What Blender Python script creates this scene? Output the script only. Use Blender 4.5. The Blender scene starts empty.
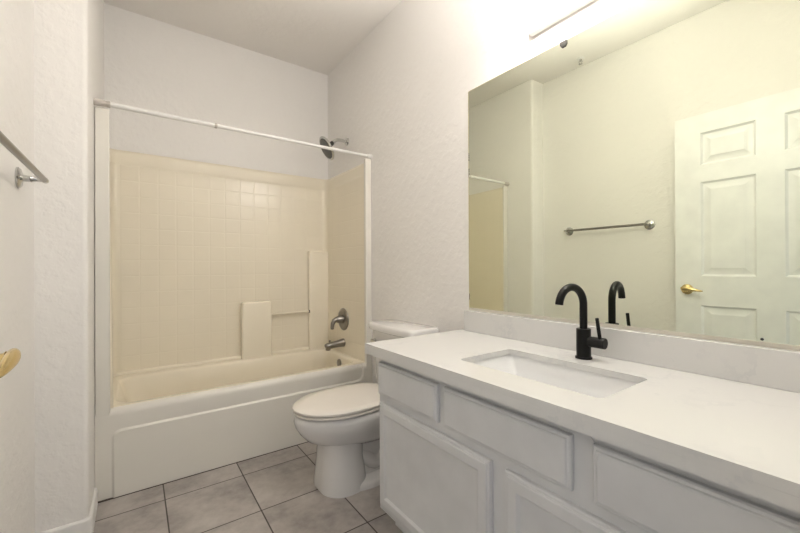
import bpy, bmesh, math, random
from mathutils import Vector, Matrix
from math import sin, cos, pi, radians, sqrt
random.seed(7)
S = bpy.context.scene
C = S.collection

# ------------------------------------------------------------------ camera
CAM = (-1.3779, -3.0150, 1.1193)
YAW, PITCH, ROLL, FPX = 0.6219, 0.0025, -0.0042, 369.3
F = Vector((sin(YAW)*cos(PITCH), cos(YAW)*cos(PITCH), sin(PITCH)))
R0 = Vector((cos(YAW), -sin(YAW), 0)); U0 = R0.cross(F)
R1 = R0*cos(ROLL) + U0*sin(ROLL); U1 = U0*cos(ROLL) - R0*sin(ROLL)
cd = bpy.data.cameras.new('camera'); cam = bpy.data.objects.new('camera', cd); C.objects.link(cam)
cd.sensor_width = 36.0; cd.lens = 36.0*FPX/800.0; cd.clip_start = 0.02; cd.clip_end = 100
M = Matrix(((R1.x, U1.x, -F.x), (R1.y, U1.y, -F.y), (R1.z, U1.z, -F.z))).to_4x4()
M.translation = CAM; cam.matrix_world = M
S.camera = cam

# ------------------------------------------------------------------ world, daylight from the hall, exposure
W = bpy.data.worlds.new('world'); S.world = W; W.use_nodes = True
W.node_tree.nodes['Background'].inputs[0].default_value = (0.93, 0.96, 1.0, 1)
W.node_tree.nodes['Background'].inputs[1].default_value = 0.25
hl = bpy.data.lights.new('hall_daylight', 'AREA'); hl.shape = 'RECTANGLE'; hl.size = 0.86; hl.size_y = 2.0
hl.energy = 2.2; hl.color = (0.95, 0.97, 1.0)
ho = bpy.data.objects.new('hall_daylight', hl); C.objects.link(ho)
ho.location = (-1.22, -3.9, 1.25); ho.rotation_euler = (radians(90), 0, 0)
# added fill light, no real fixture, aimed up so that the ceiling spreads it
fl = bpy.data.lights.new('bounce_fill', 'AREA'); fl.shape = 'DISK'; fl.size = 0.35
fl.energy = 5.5; fl.color = (1.0, 0.985, 0.96); fl.spread = radians(80)
fo = bpy.data.objects.new('bounce_fill', fl); C.objects.link(fo)
fo.location = (-0.74, -2.38, 1.50); fo.rotation_euler = (radians(180-15), 0, 0)
BULB = 76.0
S.view_settings.view_transform = 'Standard'; S.view_settings.look = 'None'
S.view_settings.exposure = 0.62; S.view_settings.gamma = 1.0; S.view_settings.use_curve_mapping = False

# ------------------------------------------------------------------ helpers
def lin(r, g, b):
    f = lambda c: (c/255/12.92) if c/255 <= 0.04045 else ((c/255+0.055)/1.055)**2.4
    return (f(r), f(g), f(b), 1)

class NT:
    def __init__(s, name):
        s.m = bpy.data.materials.new(name); s.m.use_nodes = True
        s.t = s.m.node_tree; s.b = s.t.nodes['Principled BSDF']
        s.co = None
    def n(s, typ, **kw):
        nd = s.t.nodes.new(typ)
        for k, v in kw.items():
            if k.startswith('_'): setattr(nd, k[1:], v)
            else:
                key = int(k[1:]) if k[0] == 'i' and k[1:].isdigit() else k
                inp = nd.inputs[key]
                if hasattr(v, 'is_output'): s.t.links.new(v, inp)
                else: inp.default_value = v
        return nd
    def link(s, a, b): s.t.links.new(a, b)
    def coord(s):
        if s.co is None: s.co = s.n('ShaderNodeTexCoord').outputs['Object']
        return s.co
    def noise(s, scale, detail=3, rough=0.5, vec=None):
        return s.n('ShaderNodeTexNoise', Vector=vec or s.coord(), Scale=scale, Detail=detail, Roughness=rough).outputs['Fac']
    def math(s, op, a, b=0.0, c=0.0):
        return s.n('ShaderNodeMath', _operation=op, i0=a, i1=b, i2=c).outputs[0]
    def ramp(s, fac, p0, c0, p1, c1):
        r = s.n('ShaderNodeValToRGB', Fac=fac); e = r.color_ramp.elements
        e[0].position = p0; e[0].color = c0; e[1].position = p1; e[1].color = c1
        return r.outputs[0]
    def bump(s, h, strength, dist):
        b = s.n('ShaderNodeBump', Height=h, Strength=strength, Distance=dist); s.link(b.outputs[0], s.b.inputs['Normal'])
    def base(s, v):
        if hasattr(v, 'is_output'): s.link(v, s.b.inputs['Base Color'])
        else: s.b.inputs['Base Color'].default_value = v

def plain(name, rgb, rough=0.5, metal=0.0, var=0.04, nscale=9.0, bump=None, spec=0.5, coat=0.0):
    k = NT(name); c = lin(*rgb)
    d = tuple(x*(1-var) for x in c[:3]) + (1,); l = tuple(min(1, x*(1+var)) for x in c[:3]) + (1,)
    k.base(k.ramp(k.noise(nscale), 0.3, d, 0.7, l))
    k.b.inputs['Roughness'].default_value = rough; k.b.inputs['Metallic'].default_value = metal
    k.b.inputs['Specular IOR Level'].default_value = spec
    k.b.inputs['Coat Weight'].default_value = coat
    if bump: k.bump(k.noise(bump[0], 4), bump[1], bump[2])
    return k.m

def wall_paint(name, rgb, bs=0.32):
    k = NT(name); c = lin(*rgb)
    k.base(k.ramp(k.noise(2.0), 0.3, tuple(x*0.975 for x in c[:3])+(1,), 0.7, c))
    a = k.noise(70, 4, 0.6); b = k.ramp(k.noise(24, 3, 0.55), 0.45, (0,0,0,1), 0.62, (1,1,1,1))
    h = k.math('MULTIPLY_ADD', a, 0.5, b)
    k.b.inputs['Roughness'].default_value = 0.6; k.b.inputs['Specular IOR Level'].default_value = 0.3
    k.bump(h, bs, 0.003)
    return k.m

m_wall = wall_paint('painted_drywall', (245, 242, 238))
m_ceil = wall_paint('painted_ceiling', (245, 241, 236), 0.2)
m_base = plain('baseboard_paint', (236, 234, 231), 0.35)
m_white = plain('cabinet_paint', (222, 222, 223), 0.4, bump=(60, 0.06, 0.001))
m_door = plain('door_paint', (247, 247, 246), 0.35)
m_porc = plain('toilet_porcelain', (233, 231, 229), 0.12, var=0.01, coat=0.5)
m_seat = plain('toilet_seat_plastic', (233, 227, 219), 0.25, var=0.01)
m_sink = plain('sink_porcelain', (240, 240, 240), 0.12, var=0.01, coat=0.4)
m_chrome = plain('chrome', (200, 200, 198), 0.14, 1.0, var=0.02)
m_nickel = plain('brushed_nickel', (148, 144, 138), 0.3, 1.0, var=0.06)
m_dark = plain('dark_rubber', (52, 52, 50), 0.5)
m_brass = plain('polished_brass', (226, 203, 146), 0.2, 1.0, var=0.05)
m_black = plain('matte_black_metal', (6, 6, 7), 0.4, 0.0, var=0.1, spec=0.28)
m_rod = plain('white_rod_enamel', (236, 234, 230), 0.3)
m_rodcap = plain('rod_end_plastic', (196, 188, 180), 0.45)
m_fix = plain('fixture_white_enamel', (244, 242, 240), 0.3)
m_apron = plain('white_fiberglass', (232, 228, 219), 0.25, var=0.015, nscale=3)
m_cream = plain('yellowed_fiberglass', (245, 236, 216), 0.22, var=0.02, nscale=3)
m_edge = plain('mirror_edge_glass', (196, 178, 132), 0.3)
m_clip = plain('grey_clip_plastic', (66, 64, 60), 0.35, spec=0.6)

def tile_panel():
    k = NT('yellowed_tile_pattern_fiberglass')
    sep = k.n('ShaderNodeSeparateXYZ', Vector=k.coord())
    def groove(o, off, p):
        a = k.math('FRACT', k.math('DIVIDE', k.math('ADD', o, off), p))
        d = k.math('MULTIPLY', k.math('MINIMUM', a, k.math('SUBTRACT', 1.0, a)), p)
        return k.n('ShaderNodeMapRange', Value=d, **{'From Min': 0.0012, 'From Max': 0.006}).outputs[0]
    P = 0.1037
    gx = groove(sep.outputs[0], 0.7305+20*P, P); gz = groove(sep.outputs[2], -1.693+20*P, P)
    gy = groove(sep.outputs[1], 0.053+20*P, P)
    # on the end panels (normal along x) the vertical lines follow y, on the back panel they follow x
    nrm = k.n('ShaderNodeSeparateXYZ', Vector=k.n('ShaderNodeNewGeometry').outputs['True Normal'])
    side = k.math('GREATER_THAN', k.math('ABSOLUTE', nrm.outputs[0]), 0.9)
    back = k.math('GREATER_THAN', k.math('ABSOLUTE', nrm.outputs[1]), 0.9)
    gv = k.math('MULTIPLY', k.math('MAXIMUM', gx, k.math('SUBTRACT', 1.0, back)), k.math('MAXIMUM', gy, k.math('SUBTRACT', 1.0, side)))
    g = k.math('MINIMUM', gv, gz)
    g = k.math('MAXIMUM', g, k.math('GREATER_THAN', sep.outputs[2], 1.797))
    wob = k.noise(5.0, 2)
    h = k.math('MULTIPLY_ADD', wob, 1.2, g)
    c = lin(245, 236, 216)
    k.base(k.ramp(k.noise(3), 0.3, tuple(x*0.97 for x in c[:3])+(1,), 0.7, c))
    k.b.inputs['Roughness'].default_value = 0.25
    k.bump(h, 0.34, 0.002)
    return k.m
m_tilep = tile_panel()

def floor_tile():
    k = NT('mottled_grey_floor_tile')
    sep = k.n('ShaderNodeSeparateXYZ', Vector=k.coord())
    P = 0.356
    def cell(o, off):
        q = k.math('DIVIDE', k.math('ADD', o, off), P); a = k.math('FRACT', q)
        return k.math('MULTIPLY', k.math('MINIMUM', a, k.math('SUBTRACT', 1.0, a)), P), k.math('FLOOR', q)
    dx, ix = cell(sep.outputs[0], 0.907+20*P); dy, iy = cell(sep.outputs[1], 0.896+20*P)
    d = k.math('MINIMUM', dx, dy)
    tile = k.n('ShaderNodeMapRange', Value=d, **{'From Min': 0.0022, 'From Max': 0.0034}).outputs[0]
    off = k.n('ShaderNodeCombineXYZ', X=k.math('MULTIPLY', ix, 3.7), Y=k.math('MULTIPLY', iy, 5.3), Z=k.math('MULTIPLY', k.math('ADD', ix, iy), 1.9)).outputs[0]
    v = k.n('ShaderNodeVectorMath', _operation='ADD', i0=k.coord(), i1=off).outputs[0]
    n1 = k.noise(4.5, 5, 0.55, v); n2 = k.noise(26, 5, 0.6, v)
    nn = k.math('MULTIPLY_ADD', n2, 0.35, k.math('MULTIPLY', n1, 0.75))
    r = k.n('ShaderNodeValToRGB', Fac=nn); e = r.color_ramp.elements
    e[0].position = 0.36; e[0].color = lin(142, 136, 132); e[1].position = 0.70; e[1].color = lin(190, 184, 178)
    x = e.new(0.52); x.color = lin(170, 163, 158)
    mix = k.n('ShaderNodeMix', _data_type='RGBA', i0=tile, i6=lin(66, 58, 53), i7=r.outputs[0])
    k.base(mix.outputs[2])
    k.b.inputs['Roughness'].default_value = 0.42
    k.bump(k.math('MULTIPLY_ADD', n2, 0.08, tile), 0.5, 0.0015)
    return k.m
m_floor = floor_tile()

def quartz():
    k = NT('white_quartz')
    n = k.noise(3.0, 6, 0.65); w = k.math('ABSOLUTE', k.math('SUBTRACT', n, 0.5))
    vein = k.n('ShaderNodeMapRange', Value=w, **{'From Min': 0.0, 'From Max': 0.02}).outputs[0]
    blot = k.ramp(k.noise(5, 3), 0.45, (0,0,0,1), 0.7, (1,1,1,1))
    f = k.math('MAXIMUM', vein, k.math('SUBTRACT', 1.0, blot))
    mix = k.n('ShaderNodeMix', _data_type='RGBA', i0=f, i6=lin(212, 212, 212), i7=lin(223, 222, 220))
    k.base(mix.outputs[2])
    k.b.inputs['Roughness'].default_value = 0.16
    return k.m
m_quartz = quartz()

def mirror_mat():
    k = NT('silvered_mirror'); k.base(lin(236, 240, 222))
    k.b.inputs['Metallic'].default_value = 1.0; k.b.inputs['Roughness'].default_value = 0.0
    return k.m
m_mirror = mirror_mat()

def bulb_mat():
    k = NT('lit_frosted_bulb'); k.base((1, 1, 1, 1))
    k.b.inputs['Emission Color'].default_value = (1.0, 0.955, 0.90, 1)
    k.b.inputs['Emission Strength'].default_value = BULB
    return k.m
m_bulb = bulb_mat()

# -- mesh building
def add_box(bm, x0, x1, y0, y1, z0, z1):
    vs = [bm.verts.new((x, y, z)) for x in (x0, x1) for y in (y0, y1) for z in (z0, z1)]
    for f in ((0,1,3,2), (4,6,7,5), (0,4,5,1), (2,3,7,6), (0,2,6,4), (1,5,7,3)):
        bm.faces.new([vs[i] for i in f])
def rings(bm, rs, cap0=True, cap1=True, closed=False):
    V = [[bm.verts.new(p) for p in r] for r in rs]; n = len(V[0])
    m = len(V) if closed else len(V)-1
    for i in range(m):
        a, b = V[i], V[(i+1) % len(V)]
        for j in range(n): bm.faces.new((a[j], a[(j+1) % n], b[(j+1) % n], b[j]))
    if not closed:
        if cap0: bm.faces.new(V[0][::-1])
        if cap1: bm.faces.new(V[-1])
    return V
def frame_of(d, up=None):
    d = d.normalized(); u = Vector(up) if up else (Vector((0,0,1)) if abs(d.z) < 0.95 else Vector((1,0,0)))
    a = u.cross(d).normalized(); b = d.cross(a)
    return a, b
def lathe(bm, o, ax, prof, n=32):
    """prof: (radius, height along axis) pairs; closed with end caps when the radius is not zero"""
    o = Vector(o); ax = Vector(ax).normalized(); a, b = frame_of(ax)
    rs = [[o + ax*h + (a*cos(2*pi*i/n) + b*sin(2*pi*i/n))*max(r, 1e-4) for i in range(n)] for r, h in prof]
    rings(bm, rs)
def tube(bm, pts, r, n=16, up=None):
    pts = [Vector(p) for p in pts]; rr = r if isinstance(r, (list, tuple)) else [r]*len(pts)
    rs = []; pa = None
    for i, p in enumerate(pts):
        d = (pts[min(i+1, len(pts)-1)] - pts[max(i-1, 0)]).normalized()
        if pa is None: a, b = frame_of(d, up)
        else:
            a = (pa - d*pa.dot(d)).normalized(); b = d.cross(a)
        pa = a
        rs.append([p + (a*cos(2*pi*k/n) + b*sin(2*pi*k/n))*rr[i] for k in range(n)])
    rings(bm, rs)
def prism(bm, poly, z0, z1):
    rings(bm, [[(x, y, z0) for x, y in poly], [(x, y, z1) for x, y in poly]])
def rrect(x0, x1, y0, y1, r, k=6):
    out = []
    for cx, cy, a0 in ((x1-r, y1-r, 0), (x0+r, y1-r, 90), (x0+r, y0+r, 180), (x1-r, y0+r, 270)):
        for i in range(k+1):
            a = radians(a0 + 90*i/k); out.append((cx + r*cos(a), cy + r*sin(a)))
    return out
def obj(name, bm, mat, parent=None, smooth=40, bevel=None, seg=2, sub=0):
    bmesh.ops.recalc_face_normals(bm, faces=bm.faces)
    me = bpy.data.meshes.new(name); bm.to_mesh(me); bm.free()
    o = bpy.data.objects.new(name, me); C.objects.link(o); me.materials.append(mat)
    if smooth:
        me.polygons.foreach_set('use_smooth', [True]*len(me.polygons)); me.set_sharp_from_angle(angle=radians(smooth))
    if parent:
        o.parent = parent; o.matrix_parent_inverse = parent.matrix_world.inverted()
        o.location = -parent.location; o.matrix_parent_inverse = Matrix()
    if bevel:
        b = o.modifiers.new('bevel', 'BEVEL'); b.width = bevel; b.segments = seg; b.limit_method = 'ANGLE'; b.angle_limit = radians(35)
        b.harden_normals = False
    if sub:
        s = o.modifiers.new('sub', 'SUBSURF'); s.levels = sub; s.render_levels = sub
    return o
def B(): return bmesh.new()
def box(name, x0, x1, y0, y1, z0, z1, mat, parent=None, bevel=None):
    bm = B(); add_box(bm, x0, x1, y0, y1, z0, z1); return obj(name, bm, mat, parent, bevel=bevel)
def thing(name, label, cat, loc):
    o = bpy.data.objects.new(name, None); C.objects.link(o); o.location = loc
    o.empty_display_size = 0.1; o['label'] = label; o['category'] = cat
    return o
def struct(o, label, cat):
    o['kind'] = 'structure'; o['label'] = label; o['category'] = cat; return o
def arc(cx, cy, r, a0, a1, n=8):
    return [(cx + r*cos(radians(a0+(a1-a0)*i/n)), cy + r*sin(radians(a0+(a1-a0)*i/n))) for i in range(n+1)]

# ------------------------------------------------------------------ the room
XW = 0.006; H = 2.8193; XL = -1.70; XR = -1.538; YS = -1.0; YF = -2.96; YB = -3.08
struct(box('floor', -1.82, 0.14, YB, 0.12, -0.10, 0, m_floor), 'mottled grey square floor tiles with dark grout', 'floor')
struct(box('ceiling', -1.82, 0.14, YB, 0.12, H, H+0.1, m_ceil), 'plain off-white textured ceiling', 'ceiling')
struct(box('wall_right', XW, 0.14, YB, 0.12, 0, H, m_wall), 'off-white textured wall behind mirror and toilet', 'wall')
struct(box('wall_back', XR, XW, 0, 0.12, 0, H, m_wall), 'off-white wall above the tub surround', 'wall')
struct(box('wall_left', -1.82, XL, YB, YS, 0, H, m_wall), 'off-white wall carrying the towel bar', 'wall')
bm = B()
prism(bm, [(-1.82, 0.12), (-1.82, YS)] + arc(XR-0.02, YS+0.02, 0.02, -90, 0) + [(XR, 0.12)], 0, H)
struct(obj('wall_tub_return', bm, m_wall), 'short projecting wall with rounded corner at the left end of tub', 'wall')
# doorway the photographer stands in
DX0, DX1, DTOP = -1.665, -0.775, 2.155
bm = B()
add_box(bm, XL, DX0-0.001, YB, YF, 0, H); add_box(bm, DX1, XW, YB, YF, 0, H); add_box(bm, DX0-0.001, DX1, YB, YF, DTOP, H)
struct(obj('wall_front', bm, m_wall), 'wall with the open doorway at the end of the vanity', 'wall')

def baseboard(name, path, label):
    # path runs with the room on its left; profile: thickness 13 mm, rounded top, 80 mm high
    prof = [(0, 0.0), (0.013, 0.0), (0.013, 0.066), (0.011, 0.074), (0.006, 0.079), (0, 0.08)]
    P = [Vector((x, y, 0)) for x, y in path]; rs = []
    for i, p in enumerate(P):
        d0 = (P[i]-P[i-1]).normalized() if i else (P[1]-P[0]).normalized()
        d1 = (P[i+1]-P[i]).normalized() if i < len(P)-1 else d0
        n0 = Vector((d0.y, -d0.x, 0)); n1 = Vector((d1.y, -d1.x, 0)); nn = (n0+n1).normalized(); k = 1/max(0.3, nn.dot(n0))
        rs.append([p + nn*k*t + Vector((0, 0, z)) for t, z in prof])
    bm = B(); rings(bm, rs)
    return struct(obj(name, bm, m_base, smooth=30), label, 'baseboard')
baseboard('baseboard_left', [(XL, YF), (XL, YS-0.001)], 'white baseboard along the towel bar wall')
baseboard('baseboard_tub_return', [(XL+0.013, YS)] + arc(XR-0.02, YS+0.02, 0.02, -90, 0) + [(XR, -0.741)], 'white baseboard wrapping the rounded corner beside the tub')
baseboard('baseboard_right', [(XW, -0.741), (XW, -1.66)], 'white baseboard behind the toilet')

# ------------------------------------------------------------------ six panel door, open against the left wall
def panel_face(bm, ys, zs, panels, x, sgn):
    """flat face at x (normal sgn along x) cut in cells; cells listed in panels are moulded"""
    for i in range(len(ys)-1):
        for j in range(len(zs)-1):
            y0, y1, z0, z1 = ys[i], ys[i+1], zs[j], zs[j+1]
            if (i, j) in panels:
                st = [(0, 0), (0.005, -0.007), (0.012, -0.013), (0.016, -0.013), (0.050, -0.003), (0.052, -0.002)]
                rs = [[(x+sgn*d, y0+t, z0+t), (x+sgn*d, y1-t, z0+t), (x+sgn*d, y1-t, z1-t), (x+sgn*d, y0+t, z1-t)] for t, d in st]
                rings(bm, rs, cap0=False)
            else:
                bm.faces.new([bm.verts.new(p) for p in ((x, y0, z0), (x, y1, z0), (x, y1, z1), (x, y0, z1))])
DL, DH, DF = -2.066, -2.92, -1.60       # latch edge, hinge edge, room side face
dz0, dz1 = 0.012, 2.105
door = thing('door_1', 'white six-panel door standing open, seen in the mirror', 'door', (DF, (DL+DH)/2, dz0))
door['kind'] = 'structure'
ys = [DH, DH+0.113, DH+0.361, DH+0.481, DL-0.113, DL]
ys = [DH, -2.836, -2.588, -2.469, -2.204, DL]
zs = [dz0, 0.24, 0.865, 1.055, 1.665, 1.775, 1.985, dz1]
pn = {(i, j) for i in (1, 3) for j in (1, 3, 5)}
bm = B()
panel_face(bm, ys, zs, pn, DF, 1); panel_face(bm, ys, zs, pn, DF-0.036, -1)
for q in (((DL, dz0), (DL, dz1)), ((DL, dz1), (DH, dz1)), ((DH, dz1), (DH, dz0)), ((DH, dz0), (DL, dz0))):
    (a, b), (c, d) = q
    bm.faces.new([bm.verts.new(p) for p in ((DF, a, b), (DF, c, d), (DF-0.036, c, d), (DF-0.036, a, b))])
bmesh.ops.remove_doubles(bm, verts=bm.verts, dist=1e-5)
obj('door_leaf', bm, m_door, door, smooth=20)
LY, LZ = -2.130, 0.966
bm = B(); lathe(bm, (DF, LY, LZ), (1, 0, 0), [(0.034, 0), (0.034, 0.004), (0.030, 0.010), (0.017, 0.014), (0.013, 0.020), (0.013, 0.042), (0.016, 0.046)])
rose = obj('handle_rose', bm, m_brass, door); rose['label'] = 'round brass rose'
# flat tapering lever, hub towards the latch edge, arm reaching towards the hinge
bm = B(); rs = []
for t, y, w, h0, h1 in ((0, LY+0.021, 0.009, 0.000, 0.016), (.05, LY+0.019, 0.012, -0.002, 0.018), (.2, LY+0.002, 0.017, -0.009, 0.020), (.4, LY-0.025, 0.016, -0.010, 0.018),
                        (.6, LY-0.055, 0.014, -0.011, 0.010), (.85, LY-0.088, 0.012, -0.012, 0.000), (1, LY-0.098, 0.006, -0.010, -0.003)):
    x = DF + 0.052 + 0.004*sin(pi*t)
    zc, hh = LZ + (h0+h1)/2, (h1-h0)/2
    rs.append([(x + w*0.62*cos(a)*(1 if abs(cos(a)) < .8 else 1), y, zc + hh*sin(a)) for a in [2*pi*i/20 for i in range(20)]])
rings(bm, rs)
lv = obj('lever_handle', bm, m_brass, door, sub=1); lv['label'] = 'brass lever handle'
bm = B(); lathe(bm, (DF+0.052, LY+0.0195, LZ+0.008), (0.2, 1, 0), [(0.0028, 0), (0.0028, 0.0022)], 10)
sc_ = obj('set_screw', bm, m_dark, lv); sc_['label'] = 'dark set screw'
bm = B(); lathe(bm, (DF-0.036, LY, LZ), (-1, 0, 0), [(0.033, 0), (0.033, 0.004), (0.014, 0.012), (0.014, 0.03), (0.024, 0.036), (0.022, 0.046), (0.008, 0.048)])
obj('door_knob', bm, m_brass, door)
box('latch_plate', DF-0.030, DF-0.006, DL, DL+0.0015, LZ-0.028, LZ+0.028, m_brass, door)
for z in (0.25, 1.07, 1.9):
    bm = B(); lathe(bm, (DF+0.007, DH-0.004, z-0.045), (0, 0, 1), [(0.007, 0), (0.007, 0.09)], 12)
    obj('hinge', bm, m_brass, door)

# ------------------------------------------------------------------ tub and surround
YT = -0.737; ZR = 0.437
tub = thing('bathtub', 'cream fibreglass tub with tile-pattern surround and white apron', 'bathtub', (-0.77, YT, 0))
TX0, TX1 = -1.537, XW-0.001
def sm(e0, e1, x):
    t = max(0, min(1, (x-e0)/(e1-e0))); return t*t*(3-2*t)
def apron_depth(x, z):
    # raised lower panel with rounded top left corner, its right end sweeping up to the flange
    qx, qz = -1.468 - x, z - 0.325
    r = 0.035
    ax, az = qx + r, qz + r
    d1 = min(max(ax, az), 0) + sqrt(max(ax, 0)**2 + max(az, 0)**2) - r
    d2 = -0.07 - x
    k = 0.05; h = max(k - abs(d1-d2), 0)/k
    d = min(d1, d2) - h*h*k*0.25
    return -0.009*sm(0.006, -0.006, d)
bm = B()
nx, nz = 260, 72
def axis(a, b, n): return [a + (b-a)*i/n for i in range(n+1)]
zsA = axis(0, 0.26, 8) + axis(0.27, 0.40, 56)
xsA = axis(TX0, -1.42, 44) + axis(-1.40, -0.14, 40) + axis(-0.135, TX1, 50)
ymap = lambda x, z: YT + 0.009 + apron_depth(x, z)
G = [[bm.verts.new((x, ymap(x, z), z)) for x in xsA] for z in zsA]
# rounded roll over the rim
for a in (15, 30, 50, 70, 90):
    a = radians(a); rr = 0.030
    G.append([bm.verts.new((x, ymap(x, 0.40) + rr*(1-cos(a)), ZR - rr + (0.40-ZR+rr)*(1-sin(a)) + rr*sin(a))) for x in xsA])
for i in range(len(G)-1):
    for j in range(len(xsA)-1): bm.faces.new((G[i][j], G[i][j+1], G[i+1][j+1], G[i+1][j]))
# back and closing faces give it thickness
bk0 = [bm.verts.new((x, YT+0.042, ZR)) for x in xsA]; bk1 = [bm.verts.new((x, YT+0.042, 0)) for x in xsA]
for j in range(len(xsA)-1):
    bm.faces.new((G[-1][j], G[-1][j+1], bk0[j+1], bk0[j])); bm.faces.new((bk0[j], bk0[j+1], bk1[j+1], bk1[j])); bm.faces.new((bk1[j], bk1[j+1], G[0][j+1], G[0][j]))
for j, o in ((0, 1), (-1, 0)):
    bm.faces.new([row[j] for row in G] + [bk0[j], bk1[j]])
apron = obj('apron', bm, m_apron, tub, smooth=60); apron['label'] = 'white front apron with a raised lower panel'

d = box('floor_joint', TX0+.002, TX1-.002, YT-0.002, YT+0.012, 0.0, 0.0035, plain('joint_brown', (70, 60, 52), 0.8), tub); d['label'] = 'dark grout joint at the floor'
# basin: rim, sloping walls, floor
bm = B(); K = 8
def ring(x0, x1, y0, y1, r, z): return [(x, y, z) for x, y in rrect(x0, x1, y0, y1, r, K)]
ix0, ix1, iy0, iy1 = -1.455, -0.085, YT+0.072, -0.130
rs = [ring(TX0+.004, TX1-.004, YT+0.030, -0.004, 0.012, 0.39), ring(TX0+.004, TX1-.004, YT+0.030, -0.004, 0.012, ZR+0.001),
      ring(ix0-.012, ix1+.012, iy0-.016, iy1+.018, 0.10, ZR+0.001), ring(ix0-.004, ix1+.004, iy0-.006, iy1+.006, 0.10, ZR-0.004), ring(ix0+.002, ix1-.002, iy0, iy1, 0.10, ZR-0.016),
      ring(ix0+.03, ix1-.008, iy0+.012, iy1-.012, 0.11, 0.33), ring(ix0+.09, ix1-.022, iy0+.035, iy1-.03, 0.12, 0.18),
      ring(ix0+.13, ix1-.04, iy0+.055, iy1-.05, 0.11, 0.115), ring(ix0+.2, ix1-.09, iy0+.10, iy1-.10, 0.08, 0.095)]
rings(bm, rs, cap0=False)
o = obj('basin', bm, m_cream, tub, smooth=50)
# surround: U-shaped panel with rounded inner corners and a smooth top band
def uprofile(t):
    xl, xr, yb = TX0 + 0.055, TX1 - 0.030, -0.030
    xl += t; xr -= t; yb -= t
    r = 0.045
    xk = xl - 0.027; r = 0.045
    return [(xl, YT+0.02)] + [(xk, yb-r)] + arc(xk+r, yb-r, r, 180, 90, 8)[1:] + arc(xr-r, yb-r, r, 90, 0, 8) + [(xr, YT+0.02)]
outer = [(TX0+0.001, YT+0.02)] + [(TX0+0.001, -0.047)] + arc(TX0+.043, -.045, .042, 180, 90, 8)[1:] + arc(TX1-.042, -.045, .042, 90, 0, 8) + [(TX1-.001, YT+.02)]
outer = [(x, min(y, -0.003)) for x, y in outer]
bm = B(); secs = []
for z, t in ((ZR-0.002, 0.015), (0.46, 0.014), (0.47, 0.0135), (1.78, 0.0), (1.792, 0.0), (1.800, -0.003), (1.806, -0.004), (1.862, -0.005), (1.868, -0.006), (1.882, -0.010), (1.888, -0.015)):
    secs.append([(x, y, z) for x, y in uprofile(t)] + [(x, y, z) for x, y in reversed(outer)])
rings(bm, secs)
sp = obj('surround_panel', bm, m_tilep, tub, smooth=40); sp['label'] = 'cream surround moulded like square tiles'
# ledge roll along the back of the basin
bm = B()
tube(bm, [(TX0+.035, -0.045, ZR+0.003)] + [(x, -0.045, ZR+0.006) for x in (-1.40, -1.0, -0.6, -0.2)] + [(TX1-.045, -0.045, ZR+.003)], 0.017, 12)
obj('back_ledge', bm, m_cream, tub)
# flanges (front returns)
for nm, x0, x1 in (('flange', TX0+0.001, TX0+0.058), ('flange', TX1-0.048, TX1)):
    bm = B(); add_box(bm, x0, x1, (YT+0.0093 if x0 < -1 else YT), YT+0.028, ZR-0.035, 1.8995)
    f = obj(nm, bm, m_apron, tub, bevel=0.006, seg=3); f['label'] = 'white vertical front flange'
def column(name, x0, x1, y0, z0, z1, r=0.016):
    bm = B(); P = rrect(x0, x1, y0, -0.030, r, 5); rs = []
    cx, cy = (x0+x1)/2, (y0-.034)/2
    for z, t in ((z0, -0.003), (z0+.02, 0), (z1-.014, 0), (z1-.006, .003), (z1-.001, .009), (z1, .016)):
        rs.append([(x + (t if x < cx else -t), min(y + (t if y < cy else 0), -0.034), z) for x, y in P])
    rings(bm, rs); return obj(name, bm, m_cream, tub, smooth=50)
column('soap_ledge', -0.732, -0.515, -0.100, ZR-0.002, 0.862)
column('corner_column', -0.201, -0.028, -0.085, ZR-0.002, 1.262)
bm = B(); tube(bm, [(-0.520, -0.075, 0.757), (-0.195, -0.075, 0.757)], 0.0095, 14)
obj('wash_bar', bm, m_cream, tub)
bm = B(); lathe(bm, (-0.207, -0.075, 0.757), (1, 0, 0), [(0.0125, 0), (0.0125, 0.008)], 14)
d = obj('bar_end_seal', bm, m_dark, tub); d['label'] = 'dark seal at the end of the wash bar'
bm = B(); lathe(bm, (ix1-.0045, -0.405, 0.378), (-1, 0, 0.08), [(0.034, 0), (0.034, 0.004), (0.028, 0.010), (0.010, 0.012)], 28)
d = obj('overflow_plate', bm, m_nickel, tub); d['label'] = 'round brushed nickel overflow plate'

# ------------------------------------------------------------------ tub fittings on the end panel
XP = TX1 - 0.0424
YV = -0.374
v = thing('shower_valve', 'round brushed nickel valve with curved lever on cream panel', 'valve', (XP, YV, 0.712))
bm = B(); lathe(bm, (XP, YV, 0.712), (-1, 0, 0), [(0.088, 0), (0.088, 0.003), (0.084, 0.008), (0.064, 0.014), (0.058, 0.012), (0.03, 0.014)], 48)
obj('trim_plate', bm, m_nickel, v)
bm = B(); lathe(bm, (XP-0.012, YV, 0.712), (-1, 0, 0), [(0.034, 0), (0.031, 0.022), (0.026, 0.040), (0.022, 0.05)], 32)
obj('hub', bm, m_nickel, v)
bm = B(); tube(bm, [(XP-0.040, YV, 0.712), (XP-0.062, YV, 0.714), (XP-0.082, YV, 0.704), (XP-0.094, YV, 0.684), (XP-0.098, YV, 0.655), (XP-0.098, YV, 0.642)], [0.021, 0.020, 0.018, 0.0155, 0.014, 0.013], 18)
obj('lever_handle', bm, m_nickel, v, smooth=60)
bm = B(); lathe(bm, (XP-0.098, YV, 0.6425), (0, 0, -1), [(0.010, 0), (0.010, 0.002)], 14)
obj('lever_tip', bm, m_dark, v)
XP = TX1 - 0.0439
t = thing('tub_spout', 'brushed nickel tub spout below the round valve', 'spout', (XP, YV, 0.527))
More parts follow.
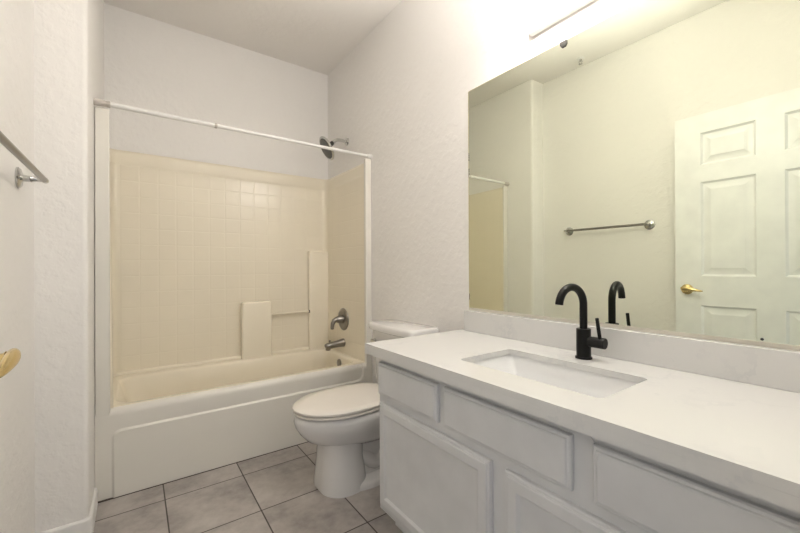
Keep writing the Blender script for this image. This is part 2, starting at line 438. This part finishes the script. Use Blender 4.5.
bm = B(); tube(bm, [(XP, YV, 0.527), (XP-0.012, YV, 0.527), (XP-0.05, YV, 0.523), (XP-0.11, YV, 0.517), (XP-0.135, YV, 0.514), (XP-0.15, YV, 0.510), (XP-0.154, YV, 0.508)], [0.033, 0.032, 0.027, 0.025, 0.0245, 0.021, 0.012], 24)
obj('spout_body', bm, m_nickel, t, smooth=60)
bm = B(); lathe(bm, (XP-0.132, YV, 0.520), (0, 0, -1), [(0.02, 0), (0.020, 0.034), (0.017, 0.038), (0.014, 0.036)], 20)
obj('spout_outlet', bm, m_nickel, t)
bm = B(); lathe(bm, (XP-0.118, YV, 0.538), (0, 0, 1), [(0.004, 0), (0.004, 0.008), (0.008, 0.011), (0.008, 0.018), (0.004, 0.02)], 14)
obj('diverter_knob', bm, m_nickel, t)
s = thing('shower_sprayer', 'round chrome shower head on a bent arm above the tub', 'shower head', (XW, -0.364, 2.128))
bm = B(); lathe(bm, (XW, -0.364, 2.128), (-1, 0, 0), [(0.032, 0), (0.032, 0.003), (0.024, 0.010), (0.013, 0.013)], 28)
obj('wall_flange', bm, m_chrome, s)
bm = B(); tube(bm, [(XW-0.002, -0.364, 2.128), (-0.055, -0.364, 2.130), (-0.082, -0.364, 2.126), (-0.104, -0.364, 2.113), (-0.128, -0.364, 2.090)], 0.0125, 16)
obj('shower_arm', bm, m_chrome, s, smooth=60)
hn = Vector((-0.86, 0.12, -0.51)).normalized(); hc = Vector((-0.172, -0.364, 2.043))
bm = B(); lathe(bm, (-0.120, -0.364, 2.098), (-0.7, 0, -0.72), [(0.013, 0), (0.017, 0.004), (0.017, 0.022), (0.013, 0.026), (0.012, 0.036)], 20)
obj('swivel_nut', bm, m_dark, s)
bm = B(); lathe(bm, hc - hn*0.030, hn, [(0.014, -0.006), (0.024, 0.002), (0.060, 0.012), (0.088, 0.020), (0.095, 0.027), (0.095, 0.034), (0.088, 0.038), (0.080, 0.036)], 48)
hd = obj('spray_head', bm, m_chrome, s)
bm = B(); lathe(bm, hc + hn*0.0065, hn, [(0.080, 0), (0.078, 0.0025), (0.05, 0.003)], 40)
a, b = frame_of(hn)
for r, n in ((0.068, 22), (0.052, 16), (0.036, 11), (0.018, 6)):
    for i in range(n):
        an = 2*pi*i/n; lathe(bm, hc + hn*0.009 + (a*cos(an)+b*sin(an))*r, hn, [(0.003, 0), (0.0022, 0.003)], 6)
fp = obj('spray_face', bm, plain('spray_face_grey', (105, 105, 100), 0.4), s); fp['label'] = 'dark grey spray face with nozzles'

# ------------------------------------------------------------------ curtain rod
ZC = 1.918; YC = YT + 0.004
r = thing('shower_curtain_rod', 'white tension curtain rod spanning the tub opening', 'curtain rod', (XR, YC, ZC))
bm = B(); tube(bm, [(XR+0.03, YC, ZC), (-1.004, YC, ZC)], 0.0122, 18); obj('outer_tube', bm, m_rod, r)
bm = B(); tube(bm, [(-1.011, YC, ZC), (-0.03, YC, ZC)], 0.0105, 18); obj('inner_tube', bm, m_rod, r)
bm = B(); lathe(bm, (-1.016, YC, ZC), (1, 0, 0), [(0.0128, 0), (0.0138, 0.002), (0.0138, 0.012), (0.0115, 0.014)], 18); obj('joint_collar', bm, m_rodcap, r)
bm = B(); lathe(bm, (XR, YC, ZC), (1, 0, 0), [(0.0160, 0), (0.0160, 0.040), (0.0142, 0.043), (0.0142, 0.05), (0.0152, 0.052), (0.0152, 0.062), (0.0125, 0.064)], 22); obj('end_cap', bm, m_rodcap, r)
bm = B(); lathe(bm, (XW, YC, ZC), (-1, 0, 0), [(0.0165, 0), (0.0165, 0.006), (0.014, 0.008), (0.014, 0.035), (0.0108, 0.037)], 22); obj('end_cap', bm, m_rod, r)

# ------------------------------------------------------------------ toilet (faces -x)
TY = -1.252
toi = thing('toilet', 'white two-piece toilet with closed lid beside the vanity', 'toilet', (-0.35, TY, 0))
def egg(xf, xb, hw, z, n=40, pw=2.0, pb=2.6):
    """outline: round front at xf, squarer back at xb, half width hw, widest 42 percent back"""
    xm = xf + (xb-xf)*0.46; out = []
    for i in range(n):
        a = 2*pi*i/n; c, s_ = cos(a), sin(a)
        p = pb if c > 0 else pw
        cc = math.copysign(abs(c)**(2/p), c); ss = math.copysign(abs(s_)**(2/p), s_)
        out.append((xm + (cc*(xb-xm) if c > 0 else cc*(xm-xf)), TY + hw*ss, z))
    return out
bm = B()
rings(bm, [egg(-0.56, -0.06, 0.120, 0.215), egg(-0.640, -0.07, 0.140, 0.236), egg(-0.685, -0.07, 0.160, 0.258), egg(-0.718, -0.06, 0.175, 0.295),
           egg(-0.740, -0.05, 0.185, 0.330), egg(-0.747, -0.04, 0.189, 0.360), egg(-0.744, -0.04, 0.187, 0.384), egg(-0.730, -0.045, 0.176, 0.393)])
def col(xf, xb, hw, z, r): return [(x, y, z) for x, y in rrect(xf, xb, TY-hw, TY+hw, r, 10)]
rings(bm, [col(-0.630, -0.385, 0.146, 0.0, .112), col(-0.630, -0.385, 0.145, 0.02, .112), col(-0.624, -0.39, 0.136, 0.08, .108), col(-0.618, -0.40, 0.129, 0.15, .104), col(-0.616, -0.40, 0.127, 0.21, .10), col(-0.626, -0.395, 0.134, 0.25, .10)])
rings(bm, [egg(-0.60, -0.10, 0.155, 0.0, pb=5), egg(-0.60, -0.10, 0.155, 0.022, pb=5), egg(-0.59, -0.11, 0.145, 0.032, pb=5), egg(-0.56, -0.13, 0.085, 0.040, pb=5), egg(-0.56, -0.13, 0.078, 0.24, pb=5)])
obj('bowl', bm, m_porc, toi, smooth=70)
for sgn in (-1, 1):      # trapway bulges along the pedestal
    bm = B(); yy = TY + sgn*0.088
    yy = TY + sgn*0.066
    tube(bm, [(-0.44, yy-sgn*.03, 0.17), (-0.39, yy, 0.12), (-0.34, yy, 0.075), (-0.29, yy, 0.10), (-0.25, yy, 0.17), (-0.21, yy-sgn*.01, 0.20), (-0.17, yy-sgn*.02, 0.12)], [0.03, 0.042, 0.046, 0.046, 0.046, 0.042, 0.04], 18)
    obj('trapway', bm, m_porc, toi, smooth=80, sub=1)
    bm = B(); lathe(bm, (-0.30, TY+sgn*0.128, 0.018), (0, 0, 1), [(0.016, 0), (0.016, 0.012), (0.011, 0.02), (0.004, 0.023)], 16)
    obj('bolt_cap', bm, m_porc, toi)
bm = B()
rings(bm, [egg(-0.742, -0.20, 0.183, 0.3975, pb=3.2), egg(-0.748, -0.198, 0.188, 0.401, pb=3.2), egg(-0.748, -0.198, 0.188, 0.409, pb=3.2), egg(-0.742, -0.20, 0.182, 0.4120, pb=3.2)])
obj('seat', bm, m_seat, toi, smooth=40)
bm = B()
rings(bm, [egg(-0.744, -0.20, 0.184, 0.4155, pb=3.2), egg(-0.751, -0.195, 0.189, 0.418, pb=3.2), egg(-0.751, -0.195, 0.189, 0.426, pb=3.2), egg(-0.745, -0.20, 0.184, 0.431, pb=3.2),
           egg(-0.69, -0.22, 0.150, 0.4345, pb=3), egg(-0.60, -0.3, 0.09, 0.436, pb=3)])
obj('lid', bm, m_seat, toi, smooth=40)
for sgn in (-1, 1):
    bm = B(); lathe(bm, (-0.205, TY+sgn*0.075-0.02, 0.418), (0, 1, 0), [(0.012, 0), (0.012, 0.04)], 14); obj('hinge', bm, m_seat, toi)
def tank_ring(x0, x1, hw, z, bow=0.0, r=0.035):
    out = []
    for x, y in rrect(x0, x1, TY-hw, TY+hw, r, 6):
        if x < (x0+x1)/2: x -= bow*(1-((y-TY)/hw)**2)
        out.append((x, y, z))
    return out
def dense(ringpts, n=1): return ringpts
def tank_loft(secs):
    bm = B(); rs = []
    for (x0, x1, hw, z, bow, r) in secs:
        P = rrect(x0, x1, TY-hw, TY+hw, r, 6); out = []
        Q = []
        for i, p in enumerate(P):
            q = P[(i+1) % len(P)]; Q.append(p)
            if abs(p[1]-q[1]) > 0.1:
                for k in range(1, 10): Q.append((p[0]+(q[0]-p[0])*k/10, p[1]+(q[1]-p[1])*k/10))
        for x, y in Q:
            if x < (x0+x1)/2: x -= bow*(1-((y-TY)/hw)**2)
            out.append((x, y, z))
        rs.append(out)
    rings(bm, rs); return bm
obj('tank', tank_loft([(-0.160, -0.012, 0.175, 0.398, 0.015, .03), (-0.170, -0.010, 0.19, 0.43, 0.018, .03), (-0.185, -0.007, 0.208, 0.741, 0.02, .03)]), m_porc, toi, smooth=50)
obj('tank_lid', tank_loft([(-0.196, -0.003, 0.222, 0.7415, 0.022, .03), (-0.203, 0.002, 0.228, 0.746, 0.022, .032), (-0.203, 0.002, 0.228, 0.772, 0.022, .032), (-0.198, -0.003, 0.224, 0.782, 0.022, .032), (-0.186, -0.012, 0.212, 0.786, 0.022, .03)]), m_porc, toi, smooth=50)
bm = B(); tube(bm, [(-0.2, TY+0.14, 0.68), (-0.222, TY+0.14, 0.68), (-0.226, TY+0.12, 0.679), (-0.227, TY+0.06, 0.672)], [0.012, 0.011, 0.008, 0.007], 12)
obj('flush_lever', bm, m_chrome, toi, smooth=60)

# ------------------------------------------------------------------ vanity cabinet
VY1, VY0, XF = -1.692, YF+0.002, -0.537
ZT = 0.7985; SL = 0.02
van = thing('vanity_cabinet', 'grey-white painted vanity cabinet with three drawers above panelled doors', 'cabinet', (XF, (VY0+VY1)/2, 0))
bm = B()
zc1 = ZT - SL - 0.001
add_box(bm, XF, XF+0.02, VY0, VY1, 0.105, zc1)
obj('face_frame', bm, m_white, van)
box('side_panel', XF+0.0205, -0.003, VY1-0.018, VY1, 0.105, zc1, m_white, van)
box('side_panel', XF+0.0205, -0.003, VY0, VY0+0.018, 0.105, zc1, m_white, van)
box('cabinet_bottom', XF+0.0205, -0.003, VY0+0.0185, VY1-0.0185, 0.105, 0.123, m_white, van)
box('back_panel', -0.012, -0.003, VY0+0.0185, VY1-0.0185, 0.1235, zc1, m_white, van)
box('toe_kick', -0.46, -0.01, VY0, VY1, 0, 0.1045, m_white, van)
def front(name, y0, y1, z0, z1, steps):
    bm = B()
    rs = [[(XF-0.0005-d, y0+t, z0+t), (XF-0.0005-d, y1-t, z0+t), (XF-0.0005-d, y1-t, z1-t), (XF-0.0005-d, y0+t, z1-t)] for t, d in steps]
    rings(bm, rs); return obj(name, bm, m_white, van, smooth=15)
dst = [(0, 0), (0, 0.011), (0.003, 0.0145), (0.0085, 0.0150), (0.011, 0.0185), (0.014, 0.0195)]
kst = [(0, 0), (0, 0.011), (0.003, 0.0145), (0.0085, 0.0150), (0.011, 0.0185), (0.014, 0.0195), (0.040, 0.0195), (0.043, 0.0175), (0.048, 0.0120), (0.052, 0.0110)]
front('drawer_front', -2.072, -1.702, 0.592, 0.724, dst)
front('drawer_front', -2.543, -2.104, 0.592, 0.724, dst)
front('drawer_front', -2.950, -2.594, 0.592, 0.724, dst)
front('door', -2.300, -1.710, 0.135, 0.560, kst)
front('door', -2.945, -2.353, 0.135, 0.560, kst)
bm = B(); tube(bm, [(XF-0.0005, -2.545-0.05*sin(radians(9*i)), 0.75-0.03*(1-cos(radians(9*i)))-0.012*i/10) for i in range(11)], 0.0016, 6)
obj('caulk_ridge', bm, m_white, van)

# ------------------------------------------------------------------ countertop with sink cut-out
XC = -0.5855; CY1, CY0 = -1.652, YF+0.001
ct = thing('countertop', 'white quartz countertop with a sink cut-out on the vanity cabinet', 'countertop', (XC, (CY0+CY1)/2, ZT))
SX0, SX1, SY0, SY1 = -0.462, -0.186, -2.572, -2.087
hole = rrect(SX0, SX1, SY0, SY1, 0.018, 6)
cx, cy = (SX0+SX1)/2, (SY0+SY1)/2
bm = B(); x1 = XW-0.001
def outer_pt(px, py):
    # push a hole point out to the slab edge, corner to corner
    return px, py
hx = lambda z: [(x, y, z) for x, y in hole]
n = len(hole)
def add_top(z):
    hv = [bm.verts.new((x, y, z)) for x, y in hole]
    cor = [bm.verts.new(p) for p in ((x1, CY1, z), (XC, CY1, z), (XC, CY0, z), (x1, CY0, z))]
    k = 7
    for q in range(4):
        seg = hv[q*k:(q+1)*k]
        for i in range(k-1): bm.faces.new((cor[q], seg[i], seg[i+1]))
        nq = (q+1) % 4
        bm.faces.new((cor[q], seg[-1], hv[nq*k], cor[nq]))
    return hv, cor
ht, c_t = add_top(ZT); hb, c_b = add_top(ZT-SL)
for i in range(n): bm.faces.new((ht[i], ht[(i+1) % n], hb[(i+1) % n], hb[i]))
for i in range(4): bm.faces.new((c_t[i], c_t[(i+1) % 4], c_b[(i+1) % 4], c_b[i]))
obj('slab', bm, m_quartz, ct, smooth=0)
bm = B(); ED = ZT-0.043
prism(bm, [(XC+0.0002, CY0), (XC+0.022, CY0), (XC+0.022, CY1-0.022), (x1, CY1-0.022), (x1, CY1-0.0002), (XC+0.0002, CY1-0.0002)], ED, ZT-SL-0.0002)
obj('edge_build_up', bm, m_quartz, ct, smooth=0)
bm = B(); add_box(bm, -0.021, XW-0.001, CY0, -1.676, ZT+0.0003, 0.9)
bs = obj('backsplash', bm, m_quartz, bevel=0.0015)
bs['label'] = 'long low white quartz backsplash strip below the mirror'; bs['category'] = 'backsplash'

# sink
sk = thing('sink', 'white rectangular undermount sink set in the countertop', 'sink', (cx, cy, 0.65))
bm = B(); o_ = 0.006
def sr(t, z, r): return [(x, y, z) for x, y in rrect(SX0-o_+t, SX1+o_-t, SY0-o_+t, SY1+o_-t, r, 6)]
zt = ZT-SL-0.0006
def sr2(tx, ty0, ty1, z, r): return [(x, y, z) for x, y in rrect(SX0-o_+tx, SX1+o_-tx, SY0-o_+ty0, SY1+o_-ty1, r, 6)]
rings(bm, [sr(-0.012, zt-0.15, .03), sr(-0.020, zt-0.012, .03), sr(-0.020, zt, .03), sr(0, zt, .022), sr(0.003, zt-0.006, .022), sr2(0.014, 0.03, 0.03, zt-0.075, .03),
           sr2(0.028, 0.05, 0.05, zt-0.112, .04), sr2(0.06, 0.09, 0.09, zt-0.125, .04), sr2(0.11, 0.2, 0.2, zt-0.129, .02)], cap0=True)
obj('basin', bm, m_sink, sk, smooth=50)
bm = B(); lathe(bm, (cx, cy, zt-0.1285), (0, 0, 1), [(0.030, 0), (0.030, 0.003), (0.024, 0.004), (0.022, 0.002), (0.018, 0.006), (0.006, 0.007)], 28)
dr = obj('drain', bm, m_black, sk); dr['label'] = 'black round drain'

# ------------------------------------------------------------------ faucet
fx, fy = -0.100, -2.336
fa = thing('faucet', 'matte black gooseneck faucet standing behind the sink', 'faucet', (fx, fy, ZT))
bm = B(); lathe(bm, (fx, fy, ZT), (0, 0, 1), [(0.0275, 0), (0.0275, 0.006), (0.0255, 0.0075)], 36); obj('base_ring', bm, m_black, fa)
bm = B(); lathe(bm, (fx, fy, ZT+0.0075), (0, 0, 1), [(0.0235, 0), (0.0235, 0.095), (0.0225, 0.0965), (0.013, 0.0965)], 36); obj('body', bm, m_black, fa)
R_ = 0.062; sd = Vector((-0.99, 0.14, 0)); zz = 0.987
pts = [(fx, fy, 0.900), (fx, fy, 0.94)] + [tuple(Vector((fx, fy, zz)) + sd*(R_*(1-cos(radians(a)))) + Vector((0, 0, R_*sin(radians(a))))) for a in range(0, 177, 8)]
bm = B(); tube(bm, pts, 0.0128, 20, up=(0, 1, 0)); obj('spout', bm, m_black, fa, smooth=60)
bm = B(); lathe(bm, (fx, fy-0.020, 0.860), (0, -1, 0), [(0.0185, 0), (0.0185, 0.052), (0.0175, 0.054)], 32); obj('handle_hub', bm, m_black, fa)
bm = B(); lathe(bm, (fx-0.006, fy-0.060, 0.868), (-0.04, 0.12, 1), [(0.0058, 0), (0.0058, 0.076), (0.0045, 0.078)], 16); obj('handle_lever', bm, m_black, fa)

# ------------------------------------------------------------------ mirror
MY1, MY0, MZ0, MZ1 = -1.692, YF+0.004, 0.914, 2.013
mi = thing('wall_mirror', 'large frameless mirror on the wall above the backsplash', 'mirror', (-0.003, (MY0+MY1)/2, MZ0))
box('mirror_glass', XW-0.0016, XW-0.0004, MY0, MY1, MZ0, MZ1, m_mirror, mi)
bm = B(); add_box(bm, XW-0.0018, XW-0.0003, MY1, MY1+0.002, MZ0, MZ1); add_box(bm, XW-0.0018, XW-0.0003, MY0, MY1, MZ1, MZ1+0.0015)
e = obj('polished_edge', bm, m_edge, mi); e['label'] = 'yellowish polished glass edge'
box('bottom_channel', XW-0.004, XW-0.0003, MY0, MY1+0.002, 0.9005, MZ0, plain('channel_grey', (205, 200, 188), 0.35), mi)
def clip(y, z):
    bm = B(); x = XW-0.0018
    rings(bm, [[(x-d, y+yy*k*1.25, z+zz*k*1.25+0.003) for yy, zz in ((-0.011, 0.003), (0.011, 0.003), (0.011, -0.008), (0.006, -0.0155), (-0.006, -0.0155), (-0.011, -0.008))] for d, k in ((0.0002, 1), (0.0045, 1), (0.006, .8))])
    c = obj('mirror_clip', bm, m_clip, mi); c['label'] = 'small grey clip on the top edge'
    bm = B(); lathe(bm, (x-0.006, y, z-0.003), (-1, 0, 0), [(0.004, 0), (0.0035, 0.0015)], 12); obj('clip_screw', bm, m_dark, c)
clip(-2.207, MZ1-0.007)
for z0, z1 in ((1.66, 1.70), (1.58, 1.62), (0.955, 0.985)):
    bm = B(); n_ = 8; x = XW-0.0017
    L = [(MY1+0.0003-0.0045*abs(sin(i*1.9+z0*9)), z0+(z1-z0)*i/n_) for i in range(n_+1)] + [(MY1+0.0003, z1), (MY1+0.0003, z0)]
    rings(bm, [[(x, y, z) for y, z in L], [(x-0.0004, y, z) for y, z in L]])
    d = obj('desilvered_spot', bm, m_dark, mi); d['label'] = 'dark desilvered spot at the mirror edge'
bm = B(); lathe(bm, (XW-0.0017, -2.772, MZ0+0.006), (-1, 0, 0), [(0.004, 0), (0.003, 0.0008)], 8)
d = obj('desilvered_spot', bm, m_dark, mi); d['label'] = 'dark desilvered spot at the mirror edge'

# ------------------------------------------------------------------ vanity light
LY1, LY0, LZ0, LZ1 = -2.064, -2.570, 2.103, 2.230
vl = thing('vanity_light', 'white bar light with globe bulbs above the mirror', 'wall light', (0, (LY0+LY1)/2, LZ0))
bm = B(); rings(bm, [[(x, LY0+t, LZ0+t), (x, LY1-t, LZ0+t), (x, LY1-t, LZ1-t), (x, LY0+t, LZ1-t)] for x, t in ((XW-0.0005, 0), (XW-0.024, 0.0), (XW-0.028, 0.004))])
obj('back_plate', bm, m_fix, vl, bevel=0.002)
for y in (-2.155, -2.317, -2.479):
    zb = (LZ0+LZ1)/2 + 0.006
    bm = B(); lathe(bm, (XW-0.028, y, zb), (-1, 0, 0), [(0.036, 0), (0.036, 0.004), (0.030, 0.010), (0.022, 0.012), (0.021, 0.026), (0.019, 0.028)], 32)
    so = obj('socket', bm, m_fix, vl)
    bm = B(); pr = [(0.014, 0.0)]
    for k in range(1, 17):
        a = radians(-62 + 152*k/16); pr.append((0.040*cos(a), 0.047+0.040*sin(a)))
    lathe(bm, (XW-0.0535, y, zb), (-1, 0, 0), pr, 32)
    bo = obj('bulb', bm, m_bulb, vl, smooth=80); bo['label'] = 'lit frosted globe bulb'

# ------------------------------------------------------------------ towel bar
tb = thing('towel_bar', 'chrome towel bar on the left wall', 'towel bar', (XL, -1.565, 1.413))
TZ = 1.427
for y in (-1.255, -1.875):
    bm = B(); lathe(bm, (XL, y, TZ), (1, 0, 0), [(0.036, 0), (0.036, 0.004), (0.030, 0.009), (0.015, 0.011), (0.011, 0.014), (0.010, 0.030), (0.0115, 0.033), (0.009, 0.037), (0.0065, 0.055), (0.009, 0.064)], 28)
    obj('post', bm, m_chrome, tb)
    e = 1 if y > -1.5 else -1
    bm = B(); lathe(bm, (XL+0.067, y+e*0.010, TZ), (0, -e, 0), [(0.004, -0.003), (0.0098, 0.0), (0.0098, 0.022), (0.0085, 0.024)], 18)
    obj('end_socket', bm, m_chrome, tb)
bm = B(); tube(bm, [(XL+0.067, -1.867, TZ), (XL+0.067, -1.263, TZ)], 0.0092, 18); obj('bar', bm, m_nickel, tb)

# ------------------------------------------------------------------ sprinkler on the ceiling
sx, sy = -1.571, -1.431
sprk = thing('fire_sprinkler', 'small white sprinkler head on the ceiling, seen in the mirror', 'sprinkler', (sx, sy, H))
bm = B(); lathe(bm, (sx, sy, H), (0, 0, -1), [(0.030, 0), (0.030, 0.002), (0.024, 0.005), (0.014, 0.006)], 28); obj('escutcheon', bm, m_fix, sprk)
bm = B(); lathe(bm, (sx, sy, H-0.010), (0, 0, -1), [(0.011, 0), (0.011, 0.012), (0.006, 0.014), (0.006, 0.02)], 16); obj('nozzle', bm, m_chrome, sprk)
bm = B()
for sg in (-1, 1): tube(bm, [(sx, sy+sg*0.010, H-0.02), (sx, sy+sg*0.014, H-0.032), (sx, sy+sg*0.004, H-0.046)], 0.0025, 8)
obj('frame_arm', bm, m_chrome, sprk)
bm = B(); lathe(bm, (sx, sy, H-0.0455), (0, 0, -1), [(0.015, 0), (0.015, 0.002), (0.004, 0.003)], 16); obj('deflector', bm, m_chrome, sprk)
